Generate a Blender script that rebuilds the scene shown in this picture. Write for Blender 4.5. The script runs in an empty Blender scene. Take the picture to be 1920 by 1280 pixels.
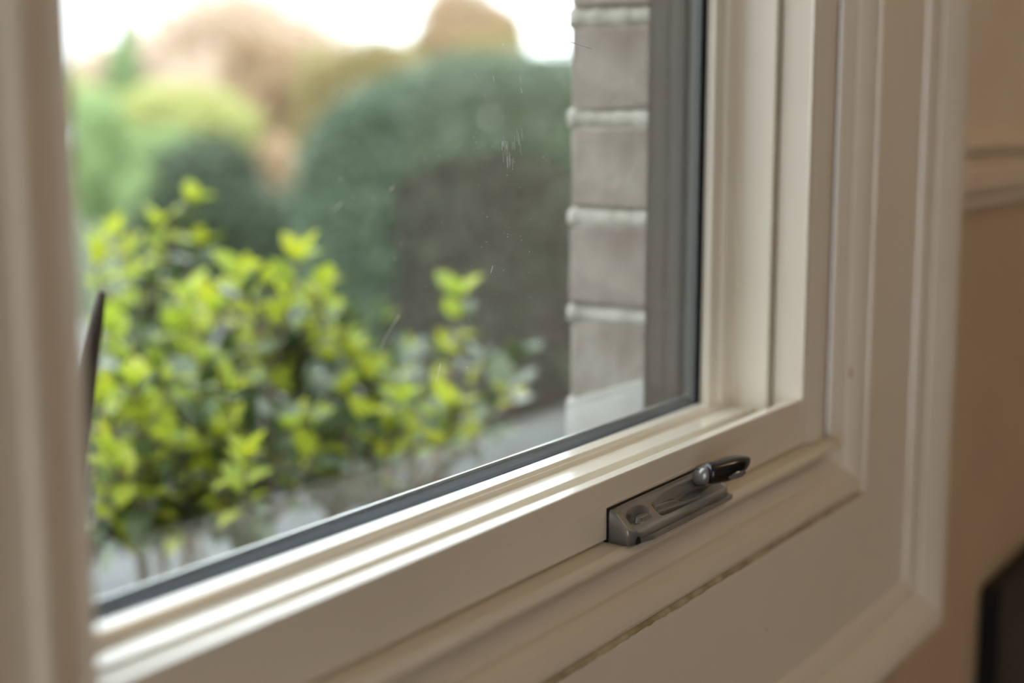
import bpy, bmesh, math, random
from mathutils import Vector, Matrix, noise as mnoise

# ------------------------------------------------------------------ camera, sky, exposure
D = 0.37                                   # camera distance from the sash face, metres
CAMZ = 1.20
FPX = 2667.0
PITCH = math.atan(405.0 / FPX)
YAW = math.atan(1779.0 / math.hypot(FPX, 405.0))
_h = Vector((math.cos(YAW), math.sin(YAW), 0))
CR = Vector((math.sin(YAW), -math.cos(YAW), 0))
CF = math.cos(PITCH) * _h + Vector((0, 0, -math.sin(PITCH)))
CU = math.sin(PITCH) * _h + Vector((0, 0, math.cos(PITCH)))
CAM = Vector((0, -D, CAMZ))

scene = bpy.context.scene
col = scene.collection
cam_data = bpy.data.cameras.new('camera')
cam = bpy.data.objects.new('camera', cam_data)
col.objects.link(cam)
cam_data.sensor_width = 36.0
cam_data.lens = FPX / 1920.0 * 36.0
cam_data.clip_start = 0.02
cam_data.clip_end = 300
cam.matrix_world = Matrix(((CR.x, CU.x, -CF.x, CAM.x), (CR.y, CU.y, -CF.y, CAM.y), (CR.z, CU.z, -CF.z, CAM.z), (0, 0, 0, 1)))
cam_data.dof.use_dof = True
cam_data.dof.focus_distance = 0.80
cam_data.dof.aperture_fstop = 2.7
scene.camera = cam

world = bpy.data.worlds.new('overcast_sky')
scene.world = world
world.use_nodes = True
wn = world.node_tree.nodes
wn['Background'].inputs[0].default_value = (0.885, 0.95, 1.0, 1)
wn['Background'].inputs[1].default_value = 4.7

sun_data = bpy.data.lights.new('hazy_sun', 'SUN')
sun_data.energy = 0.6
sun_data.angle = math.radians(25)
sun_data.color = (1.0, 0.95, 0.86)
sun = bpy.data.objects.new('hazy_sun', sun_data)
col.objects.link(sun)
sun.rotation_euler = Vector((0.55, -0.35, -0.75)).to_track_quat('-Z', 'Y').to_euler()

vs = scene.view_settings
vs.view_transform = 'Standard'
vs.look = 'None'
vs.exposure = 0.0
vs.gamma = 1.0
vs.use_curve_mapping = False
scene.cycles.max_bounces = 10
scene.cycles.diffuse_bounces = 6
scene.cycles.transparent_max_bounces = 24
scene.cycles.caustics_reflective = False
scene.cycles.caustics_refractive = False

# ------------------------------------------------------------------ helpers
rnd = random.Random(7)


def ray(u, v):
    return FPX * CF + (u - 960.0) * CR + (640.0 - v) * CU


def at(u, v, depth):
    """a point in the garden at a given distance along the view"""
    d = ray(u, v)
    return CAM + d * (depth / FPX)


def mk(name, verts, faces, mat, parent=None, smooth=False):
    me = bpy.data.meshes.new(name)
    me.from_pydata([tuple(v) for v in verts], [], faces)
    me.validate()
    me.update()
    if mat:
        me.materials.append(mat)
    if smooth:
        for p in me.polygons:
            p.use_smooth = True
    o = bpy.data.objects.new(name, me)
    col.objects.link(o)
    if parent:
        o.parent = parent
    return o


def fix_normals(o):
    bm = bmesh.new()
    bm.from_mesh(o.data)
    bmesh.ops.recalc_face_normals(bm, faces=bm.faces)
    bm.to_mesh(o.data)
    bm.free()
    return o


def bevel(o, w, seg=2):
    bm = bmesh.new()
    bm.from_mesh(o.data)
    bmesh.ops.recalc_face_normals(bm, faces=bm.faces)
    bmesh.ops.bevel(bm, geom=bm.edges[:], offset=w, segments=seg, affect='EDGES', profile=0.5)
    bm.to_mesh(o.data)
    bm.free()
    return o


def boxv(x0, x1, y0, y1, z0, z1):
    v = [(x, y, z) for x in (x0, x1) for y in (y0, y1) for z in (z0, z1)]
    f = [(0, 1, 3, 2), (4, 6, 7, 5), (0, 4, 5, 1), (2, 3, 7, 6), (0, 2, 6, 4), (1, 5, 7, 3)]
    return v, f


def box(name, x0, x1, y0, y1, z0, z1, mat, parent=None, bev=0.0):
    v, f = boxv(x0, x1, y0, y1, z0, z1)
    o = mk(name, v, f, mat, parent)
    fix_normals(o)
    if bev:
        bevel(o, bev)
    return o


def boxes(name, lst, mat, parent=None):
    V, Fc = [], []
    for b in lst:
        v, f = boxv(*b)
        n = len(V)
        V += v
        Fc += [tuple(i + n for i in q) for q in f]
    return fix_normals(mk(name, V, Fc, mat, parent))


def empty(name, loc=(0, 0, 0)):
    o = bpy.data.objects.new(name, None)
    o.location = loc
    o.empty_display_size = 0.05
    col.objects.link(o)
    return o


def tag(o, label=None, cat=None, group=None, kind=None):
    if label: o['label'] = label
    if cat: o['category'] = cat
    if group: o['group'] = group
    if kind: o['kind'] = kind
    return o


def tube_data(pts, rads, sides=6):
    V, Fc = [], []
    n = len(pts)
    for i, p in enumerate(pts):
        a = pts[max(0, i - 1)]
        b = pts[min(n - 1, i + 1)]
        t = (b - a).normalized()
        s = t.cross(Vector((0.3, 0.9, 0.2))).normalized()
        w = t.cross(s).normalized()
        for k in range(sides):
            an = 2 * math.pi * k / sides
            V.append(p + rads[i] * (math.cos(an) * s + math.sin(an) * w))
    for i in range(n - 1):
        for k in range(sides):
            k2 = (k + 1) % sides
            Fc.append((i * sides + k, i * sides + k2, (i + 1) * sides + k2, (i + 1) * sides + k))
    Fc.append(tuple(range(sides - 1, -1, -1)))
    Fc.append(tuple((n - 1) * sides + k for k in range(sides)))
    return V, Fc


# ------------------------------------------------------------------ materials
def pmat(name, c, rough=0.5, c2=None, scale=8.0, stretch=(1, 1, 1), bump=0.0, bscale=60.0, metallic=0.0, spec=0.5, detail=4.0, lo=0.35, hi=0.65, coat=0.0):
    m = bpy.data.materials.new(name)
    m.use_nodes = True
    nt = m.node_tree
    b = nt.nodes['Principled BSDF']
    b.inputs['Base Color'].default_value = (*c, 1)
    b.inputs['Roughness'].default_value = rough
    b.inputs['Metallic'].default_value = metallic
    b.inputs['Specular IOR Level'].default_value = spec
    b.inputs['Coat Weight'].default_value = coat
    b.inputs['Coat Roughness'].default_value = 0.12
    tc = nt.nodes.new('ShaderNodeTexCoord')
    if c2:
        mp = nt.nodes.new('ShaderNodeMapping')
        mp.inputs['Scale'].default_value = stretch
        nz = nt.nodes.new('ShaderNodeTexNoise')
        nz.inputs['Scale'].default_value = scale
        nz.inputs['Detail'].default_value = detail
        cr = nt.nodes.new('ShaderNodeValToRGB')
        cr.color_ramp.elements[0].position = lo
        cr.color_ramp.elements[1].position = hi
        cr.color_ramp.elements[0].color = (*c, 1)
        cr.color_ramp.elements[1].color = (*c2, 1)
        nt.links.new(tc.outputs['Object'], mp.inputs[0])
        nt.links.new(mp.outputs[0], nz.inputs['Vector'])
        nt.links.new(nz.outputs['Fac'], cr.inputs[0])
        nt.links.new(cr.outputs[0], b.inputs['Base Color'])
    if bump:
        nb = nt.nodes.new('ShaderNodeTexNoise')
        nb.inputs['Scale'].default_value = bscale
        nb.inputs['Detail'].default_value = 4
        bp = nt.nodes.new('ShaderNodeBump')
        bp.inputs['Strength'].default_value = bump
        bp.inputs['Distance'].default_value = 0.002
        nt.links.new(tc.outputs['Object'], nb.inputs['Vector'])
        nt.links.new(nb.outputs['Fac'], bp.inputs['Height'])
        nt.links.new(bp.outputs[0], b.inputs['Normal'])
    return m


def leaf_mat(name, c1, c2, rough=0.5, trans=0.35, big=(0.6, 1.0), bigscale=1.5):
    """leaf colour varies leaf by leaf and in broad patches"""
    m = bpy.data.materials.new(name)
    m.use_nodes = True
    nt = m.node_tree
    b = nt.nodes['Principled BSDF']
    out = nt.nodes['Material Output']
    g = nt.nodes.new('ShaderNodeNewGeometry')
    oi = nt.nodes.new('ShaderNodeObjectInfo')
    add = nt.nodes.new('ShaderNodeMath')
    add.operation = 'ADD'
    fr = nt.nodes.new('ShaderNodeMath')
    fr.operation = 'FRACT'
    nt.links.new(g.outputs['Random Per Island'], add.inputs[0])
    nt.links.new(oi.outputs['Random'], add.inputs[1])
    nt.links.new(add.outputs[0], fr.inputs[0])
    mx = nt.nodes.new('ShaderNodeMix')
    mx.data_type = 'RGBA'
    mx.inputs[6].default_value = (*c1, 1)
    mx.inputs[7].default_value = (*c2, 1)
    nt.links.new(fr.outputs[0], mx.inputs[0])
    nt.links.new(mx.outputs[2], b.inputs['Base Color'])
    b.inputs['Roughness'].default_value = rough
    tr = nt.nodes.new('ShaderNodeBsdfTranslucent')
    nt.links.new(mx.outputs[2], tr.inputs[0])
    ms = nt.nodes.new('ShaderNodeMixShader')
    ms.inputs[0].default_value = trans
    nt.links.new(b.outputs[0], ms.inputs[1])
    nt.links.new(tr.outputs[0], ms.inputs[2])
    nt.links.new(ms.outputs[0], out.inputs[0])
    return m


def glass_mat():
    """thin clear pane: mirror-like share grows towards grazing angles, with a light film of dust"""
    m = bpy.data.materials.new('window_glass')
    m.use_nodes = True
    nt = m.node_tree
    nt.nodes.remove(nt.nodes['Principled BSDF'])
    out = nt.nodes['Material Output']
    g = nt.nodes.new('ShaderNodeNewGeometry')
    dot = nt.nodes.new('ShaderNodeVectorMath')
    dot.operation = 'DOT_PRODUCT'
    nt.links.new(g.outputs['Normal'], dot.inputs[0])
    nt.links.new(g.outputs['Incoming'], dot.inputs[1])

    def math_(op, a, b=None, bv=None):
        n = nt.nodes.new('ShaderNodeMath')
        n.operation = op
        n.use_clamp = False
        if isinstance(a, float): n.inputs[0].default_value = a
        else: nt.links.new(a, n.inputs[0])
        if b is not None: nt.links.new(b, n.inputs[1])
        if bv is not None: n.inputs[1].default_value = bv
        return n.outputs[0]
    ab = math_('ABSOLUTE', dot.outputs['Value'])
    om = math_('SUBTRACT', 1.0, ab)
    p5 = math_('POWER', om, bv=5.0)
    sc = math_('MULTIPLY', p5, bv=0.96)
    fac = math_('ADD', sc, bv=0.04)
    tp = nt.nodes.new('ShaderNodeBsdfTransparent')
    tp.inputs[0].default_value = (0.985, 0.995, 0.99, 1)
    gl = nt.nodes.new('ShaderNodeBsdfGlossy')
    gl.inputs['Roughness'].default_value = 0.0
    ms = nt.nodes.new('ShaderNodeMixShader')
    nt.links.new(fac, ms.inputs[0])
    nt.links.new(tp.outputs[0], ms.inputs[1])
    nt.links.new(gl.outputs[0], ms.inputs[2])
    nt.links.new(ms.outputs[0], out.inputs[0])
    return m


M = {}
M['paint'] = pmat('cream_gloss_paint', (0.81, 0.745, 0.635), 0.28, (0.78, 0.71, 0.60), 9, (0.6, 1, 1), 0.04, 45, coat=0.8)
M['paint_old'] = pmat('cream_paint_worn', (0.80, 0.73, 0.615), 0.42, (0.70, 0.60, 0.465), 7, (0.35, 1.5, 1.5), 0.25, 35, lo=0.45, hi=0.8)
M['wall'] = pmat('beige_wallpaper', (0.77, 0.68, 0.55), 0.75, (0.74, 0.62, 0.48), 11, (1, 1, 1), 0.1, 80)
M['dado'] = pmat('brown_dado_paper', (0.57, 0.45, 0.30), 0.75, (0.57, 0.415, 0.285), 9, (1, 1, 1), 0.1, 80)
M['ceiling'] = pmat('ceiling_paint', (0.82, 0.77, 0.68), 0.8)
M['wood_floor'] = pmat('oak_floor', (0.36, 0.23, 0.12), 0.4, (0.28, 0.17, 0.085), 6, (1, 8, 1))
M['dark_wood'] = pmat('dark_stained_wood', (0.035, 0.022, 0.014), 0.4, (0.05, 0.03, 0.02), 8, (1, 1, 6))
M['gap'] = pmat('joint_shade', (0.06, 0.045, 0.03), 0.8)
M['gasket'] = pmat('grey_rubber_gasket', (0.015, 0.021, 0.029), 0.7, (0.011, 0.015, 0.021), 60, spec=0.08)
M['spacer'] = pmat('aluminium_spacer', (0.62, 0.64, 0.64), 0.3, metallic=0.6)
M['bronze'] = pmat('grey_brown_frame_paint', (0.024, 0.017, 0.017), 0.6, (0.022, 0.019, 0.015), 10, spec=0.2)
M['bronze2'] = pmat('grey_frame_paint', (0.040, 0.044, 0.044), 0.5)
M['glass'] = glass_mat()
M['brick'] = pmat('weathered_brick', (0.187, 0.162, 0.136), 0.85, (0.289, 0.259, 0.225), 26, (1, 1, 1), 0.8, 90, detail=6)
M['brick_red'] = pmat('weathered_reddish_brick', (0.170, 0.136, 0.119), 0.85, (0.281, 0.246, 0.217), 24, (1, 1, 1), 0.8, 90, detail=6)
M['mortar'] = pmat('pale_mortar', (0.46, 0.44, 0.39), 0.9, (0.36, 0.34, 0.295), 40, bump=0.8, bscale=120)
M['sill_stone'] = pmat('glazed_grey_sill', (0.075, 0.08, 0.084), 0.55, (0.045, 0.047, 0.05), 14, (1, 1, 1), 0.15, 25, spec=0.1)
M['pale_stone'] = pmat('pale_sill_stone', (0.40, 0.40, 0.385), 0.8, (0.34, 0.335, 0.31), 30, bump=0.4)
M['slab'] = pmat('grey_terrace_slab', (0.105, 0.110, 0.112), 0.6, (0.065, 0.068, 0.07), 3.0, bump=0.3, spec=0.2)
M['sill_brown'] = pmat('brown_sill_edge', (0.022, 0.015, 0.012), 0.85, (0.012, 0.009, 0.008), 14, bump=0.3, spec=0.1)
M['latch'] = pmat('grey_cast_metal', (0.30, 0.295, 0.29), 0.26, (0.25, 0.245, 0.24), 40, bump=0.05, bscale=250, metallic=0.5)
M['knob'] = pmat('black_plastic', (0.010, 0.010, 0.012), 0.16)
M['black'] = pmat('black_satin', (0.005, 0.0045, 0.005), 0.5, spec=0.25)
M['screen'] = pmat('dark_screen', (0.026, 0.020, 0.016), 0.5, spec=0.25)
M['stain'] = pmat('brown_stain', (0.42, 0.27, 0.17), 0.6)
M['grime'] = pmat('brown_grime', (0.34, 0.27, 0.15), 0.8, (0.55, 0.47, 0.33), 60)
M['dust'] = pmat('pale_dust', (0.8, 0.8, 0.78), 0.8)
M['grass'] = pmat('lawn', (0.05, 0.075, 0.028), 0.9, (0.08, 0.095, 0.045), 3)
M['soil'] = pmat('brown_soil', (0.030, 0.023, 0.017), 0.95, (0.045, 0.035, 0.026), 9, bump=0.6)
M['paving'] = pmat('pale_paving', (0.26, 0.26, 0.25), 0.8, (0.21, 0.21, 0.20), 4)
M['bark'] = pmat('grey_brown_bark', (0.20, 0.155, 0.115), 0.8, (0.15, 0.115, 0.085), 20, (1, 1, 0.3))
M['bark_dark'] = pmat('dark_brown_bark', (0.045, 0.03, 0.022), 0.75, (0.065, 0.045, 0.033), 20)
M['lime'] = leaf_mat('lime_leaf', (0.56, 0.58, 0.045), (0.38, 0.50, 0.06), 0.45, 0.45)
M['leaf_green'] = leaf_mat('glossy_green_leaf', (0.072, 0.117, 0.046), (0.126, 0.167, 0.084), 0.28, 0.2)
M['hedge'] = leaf_mat('hedge_leaf', (0.096, 0.150, 0.083), (0.165, 0.220, 0.138), 0.38, 0.2)
M['twig_haze'] = leaf_mat('grey_brown_twig_haze', (0.064, 0.053, 0.041), (0.089, 0.078, 0.064), 0.7, 0.1)  # bare twigs, with the grey haze reflected in the pane put into the colour
M['yellow_green'] = leaf_mat('yellow_green_leaf', (0.66, 0.62, 0.27), (0.50, 0.54, 0.22), 0.6, 0.45)
M['mid_green'] = leaf_mat('mid_green_leaf', (0.285, 0.390, 0.156), (0.378, 0.495, 0.220), 0.6, 0.35)
M['dark_green'] = leaf_mat('dark_green_leaf', (0.046, 0.071, 0.034), (0.074, 0.105, 0.050), 0.5, 0.2)
M['peach'] = leaf_mat('copper_beech_leaf', (0.642, 0.448, 0.300), (0.491, 0.385, 0.235), 0.7, 0.4)
M['tan'] = leaf_mat('tan_autumn_leaf', (0.499, 0.369, 0.190), (0.359, 0.330, 0.149), 0.7, 0.4)
M['pale'] = leaf_mat('pale_haze_leaf', (0.76, 0.62, 0.51), (0.69, 0.57, 0.44), 0.8, 0.45)  # distant haze and overexposure put into the leaf colour
M['pale_green'] = leaf_mat('soft_green_conifer', (0.290, 0.399, 0.182), (0.399, 0.507, 0.254), 0.7, 0.35)

# ------------------------------------------------------------------ window: measured profile
XL, XR = 0.8266 * D, 2.5137 * D            # inner edges of the sash face
ZB = CAMZ - 0.5124 * D
ZT = ZB + 0.98


def sweep(name, prof, side, mat, parent, smooth=False, ext=0.0):
    """closed profile [(s, y)] in units of D carried along one side of the sash rectangle, mitred at both ends"""
    a, b = [], []
    for s, y in prof:
        s *= D
        y *= D
        c = {'bl': (XL - s, y, ZB - s), 'br': (XR + s, y, ZB - s), 'tr': (XR + s, y, ZT + s), 'tl': (XL - s, y, ZT + s)}
        e0, e1 = {'bottom': ('bl', 'br'), 'right': ('br', 'tr'), 'top': ('tr', 'tl'), 'left': ('tl', 'bl')}[side]
        a.append(c[e0])
        b.append(c[e1])
    n = len(prof)
    V = a + b
    Fc = [(i, (i + 1) % n, n + (i + 1) % n, n + i) for i in range(n)]
    Fc.append(tuple(range(n)))
    Fc.append(tuple(range(2 * n - 1, n - 1, -1)))
    return fix_normals(mk(name, V, Fc, mat, parent))


SIDES = ('bottom', 'right', 'top', 'left')


def kz(k, y):
    """height of a horizontal edge seen under slope k at depth y (units of D)"""
    return CAMZ - k * y * D


def mx(u):
    d = ray(u, 400)
    return d.x / d.y


def run_x(name, prof, x0, x1, mat, parent):
    """profile [(y rel. to the sash face, in D; z in metres)] carried along x"""
    n = len(prof)
    V = [(x, y * D, z) for x in (x0, x1) for y, z in prof]
    Fc = [(i, (i + 1) % n, n + (i + 1) % n, n + i) for i in range(n)] + [tuple(range(n)), tuple(range(2 * n - 1, n - 1, -1))]
    return fix_normals(mk(name, V, Fc, mat, parent))


def run_z(name, prof, z0, z1, mat, parent):
    """profile [(x in metres, y in D)] carried upright"""
    n = len(prof)
    V = [(x, y * D, z) for z in (z0, z1) for x, y in prof]
    Fc = [(i, (i + 1) % n, n + (i + 1) % n, n + i) for i in range(n)] + [tuple(range(n)), tuple(range(2 * n - 1, n - 1, -1))]
    return fix_normals(mk(name, V, Fc, mat, parent))


win = tag(empty('window_1', (0, 0, 0)), 'cream painted casement with clear double glazing', kind='structure')
GY = 0.158                                  # inner face of the glazing, behind the stop face
ZG = kz(0.4475, 1 + GY)                     # bottom of the visible glass side of the rail
ZGT = ZT + (ZB - ZG) + 0.02
# bottom: frame stop (carries the latch) and stepped sash rail behind it
STOPB = [(0.0, ZB - 0.090 * D), (0.0, ZB - 0.0008), (0.0008, ZB - 0.0001), (0.002, ZB), (0.0185, ZB), (0.0200, ZB - 0.0006), (0.0200, ZB - 0.090 * D)]
y1, y2 = 0.1335, 0.0805
RAILB = [(GY, ZG), (y1 + 0.0015, kz(0.4570, 1 + y1 + 0.0015)), (y1, kz(0.4577, 1 + y1)), (y1 - 0.0040, kz(0.4640, 1 + y1 - 0.0040)), (y1 - 0.0062, kz(0.4650, 1 + y1 - 0.0062)), (y1 - 0.0095, kz(0.4725, 1 + y1 - 0.0095)), (y1 - 0.0110, kz(0.4732, 1 + y1 - 0.0110)),
         (y2 + 0.0015, kz(0.4905, 1 + y2 + 0.0015)), (y2, kz(0.4915, 1 + y2)), (y2, ZB - 0.06 * D), (0.19, ZB - 0.06 * D), (0.19, ZG - 0.02 * D), (GY, ZG - 0.02 * D)]
# sides: jamb stop and stepped sash stile
y5, y4 = 0.051, 0.056
x5, x4 = mx(1459) * (1 + y5), mx(1447) * (1 + y4)
x3 = x4 - 0.006
y3 = x3 / mx(1380) - 1
x2 = mx(1361) * (1 + y3 + 0.001)
x0g = mx(1319) * (1 + GY)
STOPR = [(2.5137, 0.0), (x5, y5), (2.62, y5), (2.62, 0.0)]
STILER = [(x0g, GY), (x0g + 0.002, x0g / mx(1334) - 1), (x2 - 0.006, y3 + 0.008), (x2, y3 + 0.001), (x3 - 0.003, y3 - 0.001), (x3, y3 - 0.004), (x4, y4 + 0.001), (x4 + 0.0015, y4), (2.60, y4), (2.60, 0.19), (x0g + 0.02, 0.19), (x0g + 0.02, GY)]
GASR = [(x0g + 0.002, GY - 0.0005), (mx(1311.5) * (1 + GY + 0.002), GY + 0.001), (mx(1310.5) * (1 + GY + 0.002), GY + 0.0025), (x0g + 0.02, GY + 0.0025)]
xe1 = mx(1309) * (1 + GY + 0.03)
EXTR = [(xe1, GY + 0.0285), (xe1, xe1 / mx(1291) - 1), (xe1 + 0.013, (xe1 + 0.013) / mx(1287) - 1), (xe1 + 0.011, (xe1 + 0.011) / mx(1281) - 1), (xe1 + 0.006, (xe1 + 0.006) / mx(1278) - 1), (xe1 + 0.007, (xe1 + 0.007) / mx(1256) - 1),
        (xe1 + 0.020, (xe1 + 0.020) / mx(1252) - 1), (xe1 + 0.017, (xe1 + 0.017) / mx(1247) - 1), (xe1 + 0.018, (xe1 + 0.018) / mx(1212) - 1)]
y_end = EXTR[-1][1]
EXTR += [(xe1 + 0.10, y_end), (xe1 + 0.10, GY + 0.0285)]
mir = lambda pr: [(XL - (x * D - XR), y) for x, y in pr]
abs_ = lambda pr: [(x * D, y) for x, y in pr]
zlo, zhi = ZB - 0.0905 * D, ZT + 0.09 * D
xlo, xhi = XL - 0.05 * D, XR + 0.05 * D
run_x('frame_stop', STOPB, xlo, XR + 0.004, M['paint'], win)
run_x('frame_stop', [(y, ZB + ZT - z) for y, z in STOPB], xlo, xhi, M['paint'], win)
run_x('sash_rail', RAILB, xlo, xhi, M['paint'], win)
run_x('sash_rail', [(y, ZB + ZT - z) for y, z in RAILB], xlo, xhi, M['paint'], win)
for fn in (abs_, mir):
    run_z('frame_stop', fn(STOPR), zlo, zhi, M['paint'], win)
    run_z('sash_stile', fn(STILER), zlo, zhi, M['paint'], win)
    run_z('gasket', fn(GASR), ZG - 0.01 * D, ZGT, M['gasket'], win)
    run_z('spacer_bar', fn([(mx(1308) * 1.1665, GY + 0.0085), (mx(1308) * 1.1665, GY + 0.0205), (x0g + 0.03, GY + 0.0205), (x0g + 0.03, GY + 0.0085)]), ZG - 0.01 * D, ZGT, M['bronze2'], win)
    run_z('outer_frame', fn(EXTR), ZB - 0.12 * D, ZT + 0.2 * D, M['bronze'], win)
    run_z('outer_seal', fn([(xe1 - 0.004, GY + 0.0280), (xe1 - 0.004, xe1 / mx(1293) - 1), (xe1 + 0.001, xe1 / mx(1293) - 1), (xe1 + 0.001, GY + 0.0280)]), ZG - 0.01 * D, ZGT, M['bronze2'], win)
GASB = [(GY - 0.0005, ZG - 0.002 * D), (GY, ZG + 0.0002 * D), (0.2015, kz(0.4310, 1.2015)), (0.2025, ZG - 0.02 * D), (GY, ZG - 0.02 * D)]
run_x('gasket', GASB, xlo, xhi, M['gasket'], win)
run_x('gasket', [(y, ZB + ZT - z) for y, z in GASB], xlo, xhi, M['gasket'], win)
zsp = kz(0.4268, 1.2035)
run_x('spacer_bar', [(0.2022, zsp), (0.2060, zsp), (0.2060, ZG - 0.02 * D), (0.2022, ZG - 0.02 * D)], xlo, xhi, M['spacer'], win)
for yy in (GY + 0.0027, GY + 0.0207):
    box('glass_pane', XL - 0.0 * D, XR - 0.0 * D, yy * D, (yy + 0.0055) * D, ZG - 0.002 * D, ZT + 0.038 * D, M['glass'], win)
# stile cover boards with a raised bead, running past the rails
for sgn, X in ((1, XR), (-1, XL)):
    prof = [(-0.0005, 0.006), (-0.001, -0.001), (0.004, -0.0025), (0.012, -0.0005), (0.016, 0.0015), (0.022, -0.001), (0.056, -0.0125), (0.062, -0.013), (0.066, -0.010),
            (0.068, -0.003), (0.113, -0.0035), (0.116, 0.001), (0.116, 0.05), (-0.0005, 0.05)]
    run_z('stile_cover', [(X + sgn * s * D, y) for s, y in prof], zlo, zhi, M['paint'], win)
# fine scribed joint on the stop face: the edge of a cover strip
box('cover_strip', XL + 0.002, XR - 0.001 * D, -0.0016 * D, 0.01 * D, ZB - 0.0893 * D, ZB - 0.037 * D, M['paint'], win, 0.0002)

# dark strip standing for the shade in the joint beside the stop moulding
REB = [(0.0905, 0.0), (0.0905, 0.24), (0.150, 0.24), (0.150, 0.012), (0.117, 0.012), (0.117, 0.0)]
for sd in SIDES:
    sweep('gap_shade_strip', [(0.1165, 0.002), (0.1165, 0.10), (0.150, 0.10), (0.150, 0.030), (0.1314, 0.028), (0.1314, -0.001)], sd, M['gap'], win)

# interior trim: stop moulding, flat casing board, back band, each board a mitred piece
trim = tag(empty('trim_1', (0, 0, 0)), 'cream moulded casing around the window', kind='structure')
STOP = [(0.1315, 0.05), (0.1315, 0.0), (0.1335, -0.005), (0.139, -0.010), (0.146, -0.0145), (0.158, -0.0225), (0.1635, -0.0245), (0.167, -0.0305), (0.178, -0.041), (0.190, -0.048), (0.200, -0.0515), (0.207, -0.0525),
        (0.213, -0.0505), (0.217, -0.0455), (0.222, -0.0445), (0.222, 0.05)]
FLAT = [(0.2215, 0.03), (0.2215, -0.0455), (0.2235, -0.0500), (0.227, -0.0525), (0.233, -0.053), (0.487, -0.0575), (0.487, 0.03)]
BAND = [(0.4785, -0.02), (0.4785, -0.0575), (0.480, -0.062), (0.4845, -0.0655), (0.495, -0.0705), (0.5135, -0.0765), (0.522, -0.0785), (0.5245, -0.0835), (0.532, -0.0885), (0.546, -0.0985), (0.560, -0.1075), (0.575, -0.1135), (0.588, -0.1155),
        (0.599, -0.1145), (0.605, -0.1105), (0.607, -0.104), (0.607, -0.02)]
for sd in SIDES:
    sweep('stop_moulding', STOP, sd, M['paint_old'] if sd == 'bottom' else M['paint'], trim)
    sweep('casing_board', FLAT, sd, M['paint'], trim)
    sweep('back_band', BAND, sd, M['paint'], trim)
# sill stop under the bottom rail, where the latch stands
zl = CAMZ - 0.6058 * D
V, Fc = [], []
prof = [(0.03, zl + 0.0), (0.0, zl), (-0.030, zl - 0.0008), (-0.0375, zl - 0.0022), (-0.0405, zl - 0.0042), (-0.0405, CAMZ - 0.6215 * D), (-0.030, CAMZ - 0.630 * D), (0.03, CAMZ - 0.630 * D)]
xa, xb = XL - 0.11 * D, XR + 0.118 * D
n = len(prof)
V = [(x, y * D, z) for x in (xa, xb) for y, z in prof]
Fc = [(i, (i + 1) % n, n + (i + 1) % n, n + i) for i in range(n)] + [tuple(range(n)), tuple(range(2 * n - 1, n - 1, -1))]
fix_normals(mk('sill_stop', V, Fc, M['paint_old'], trim))

# ragged line of grime in the crevice below the stop moulding
V, Fc = [], []
N = 160
for i in range(N):
    x = XL + (XR + 0.20 * D - XL) * i / (N - 1)
    w = 0.0002 + 0.0011 * rnd.random()
    V += [(x, -0.0480 * D, ZB - 0.2155 * D), (x, -0.0530 * D, ZB - 0.2195 * D - w * 0.5), (x, -0.0532 * D, ZB - 0.2215 * D - w)]
for i in range(N - 1):
    for k in range(2):
        Fc.append((3 * i + k, 3 * i + k + 1, 3 * i + 4 + k, 3 * i + 3 + k))
mk('grime_line', V, Fc, M['grime'], trim)


def chip(u, v, yrel, r, mat=M['stain'], stretch=1.6):
    """small dent or paint chip lying on a trim surface"""
    d = ray(u, v)
    p = CAM + d * (D * (1 + yrel) / d.y)
    V = [p + Vector((0, -0.0007, 0))]
    K = 9
    for k in range(K):
        a = 2 * math.pi * k / K
        rr = r * (0.75 + 0.5 * rnd.random())
        V.append(p + Vector((rr * math.cos(a), 0.0002, stretch * rr * math.sin(a))))
    mk('paint_chip', V, [(0, 1 + k, 1 + (k + 1) % K) for k in range(K)], mat, trim)


chip(1596, 698, -0.0335, 0.0030, stretch=1.7)
chip(1636, 779, -0.0552, 0.0013, M['grime'], 1.0)
chip(1623, 922, -0.0555, 0.0016, M['grime'], 1.2)
chip(1437, 1180, -0.0560, 0.0010, M['grime'], 1.0)

# ------------------------------------------------------------------ latch
lx0, lx1 = 1.767 * D, 2.108 * D
ldep = 0.0465 * D
latch = empty('window_latch', ((lx0 + lx1) / 2, -ldep / 2, zl))
tag(latch, 'grey metal window latch with black handle on the sill under the glass', 'latch')
LO = Vector(latch.location)


def ss(a, b, x):
    t = min(1, max(0, (x - a) / (b - a)))
    return t * t * (3 - 2 * t)


NA, NB = 260, 70
Lm = lx1 - lx0


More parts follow.
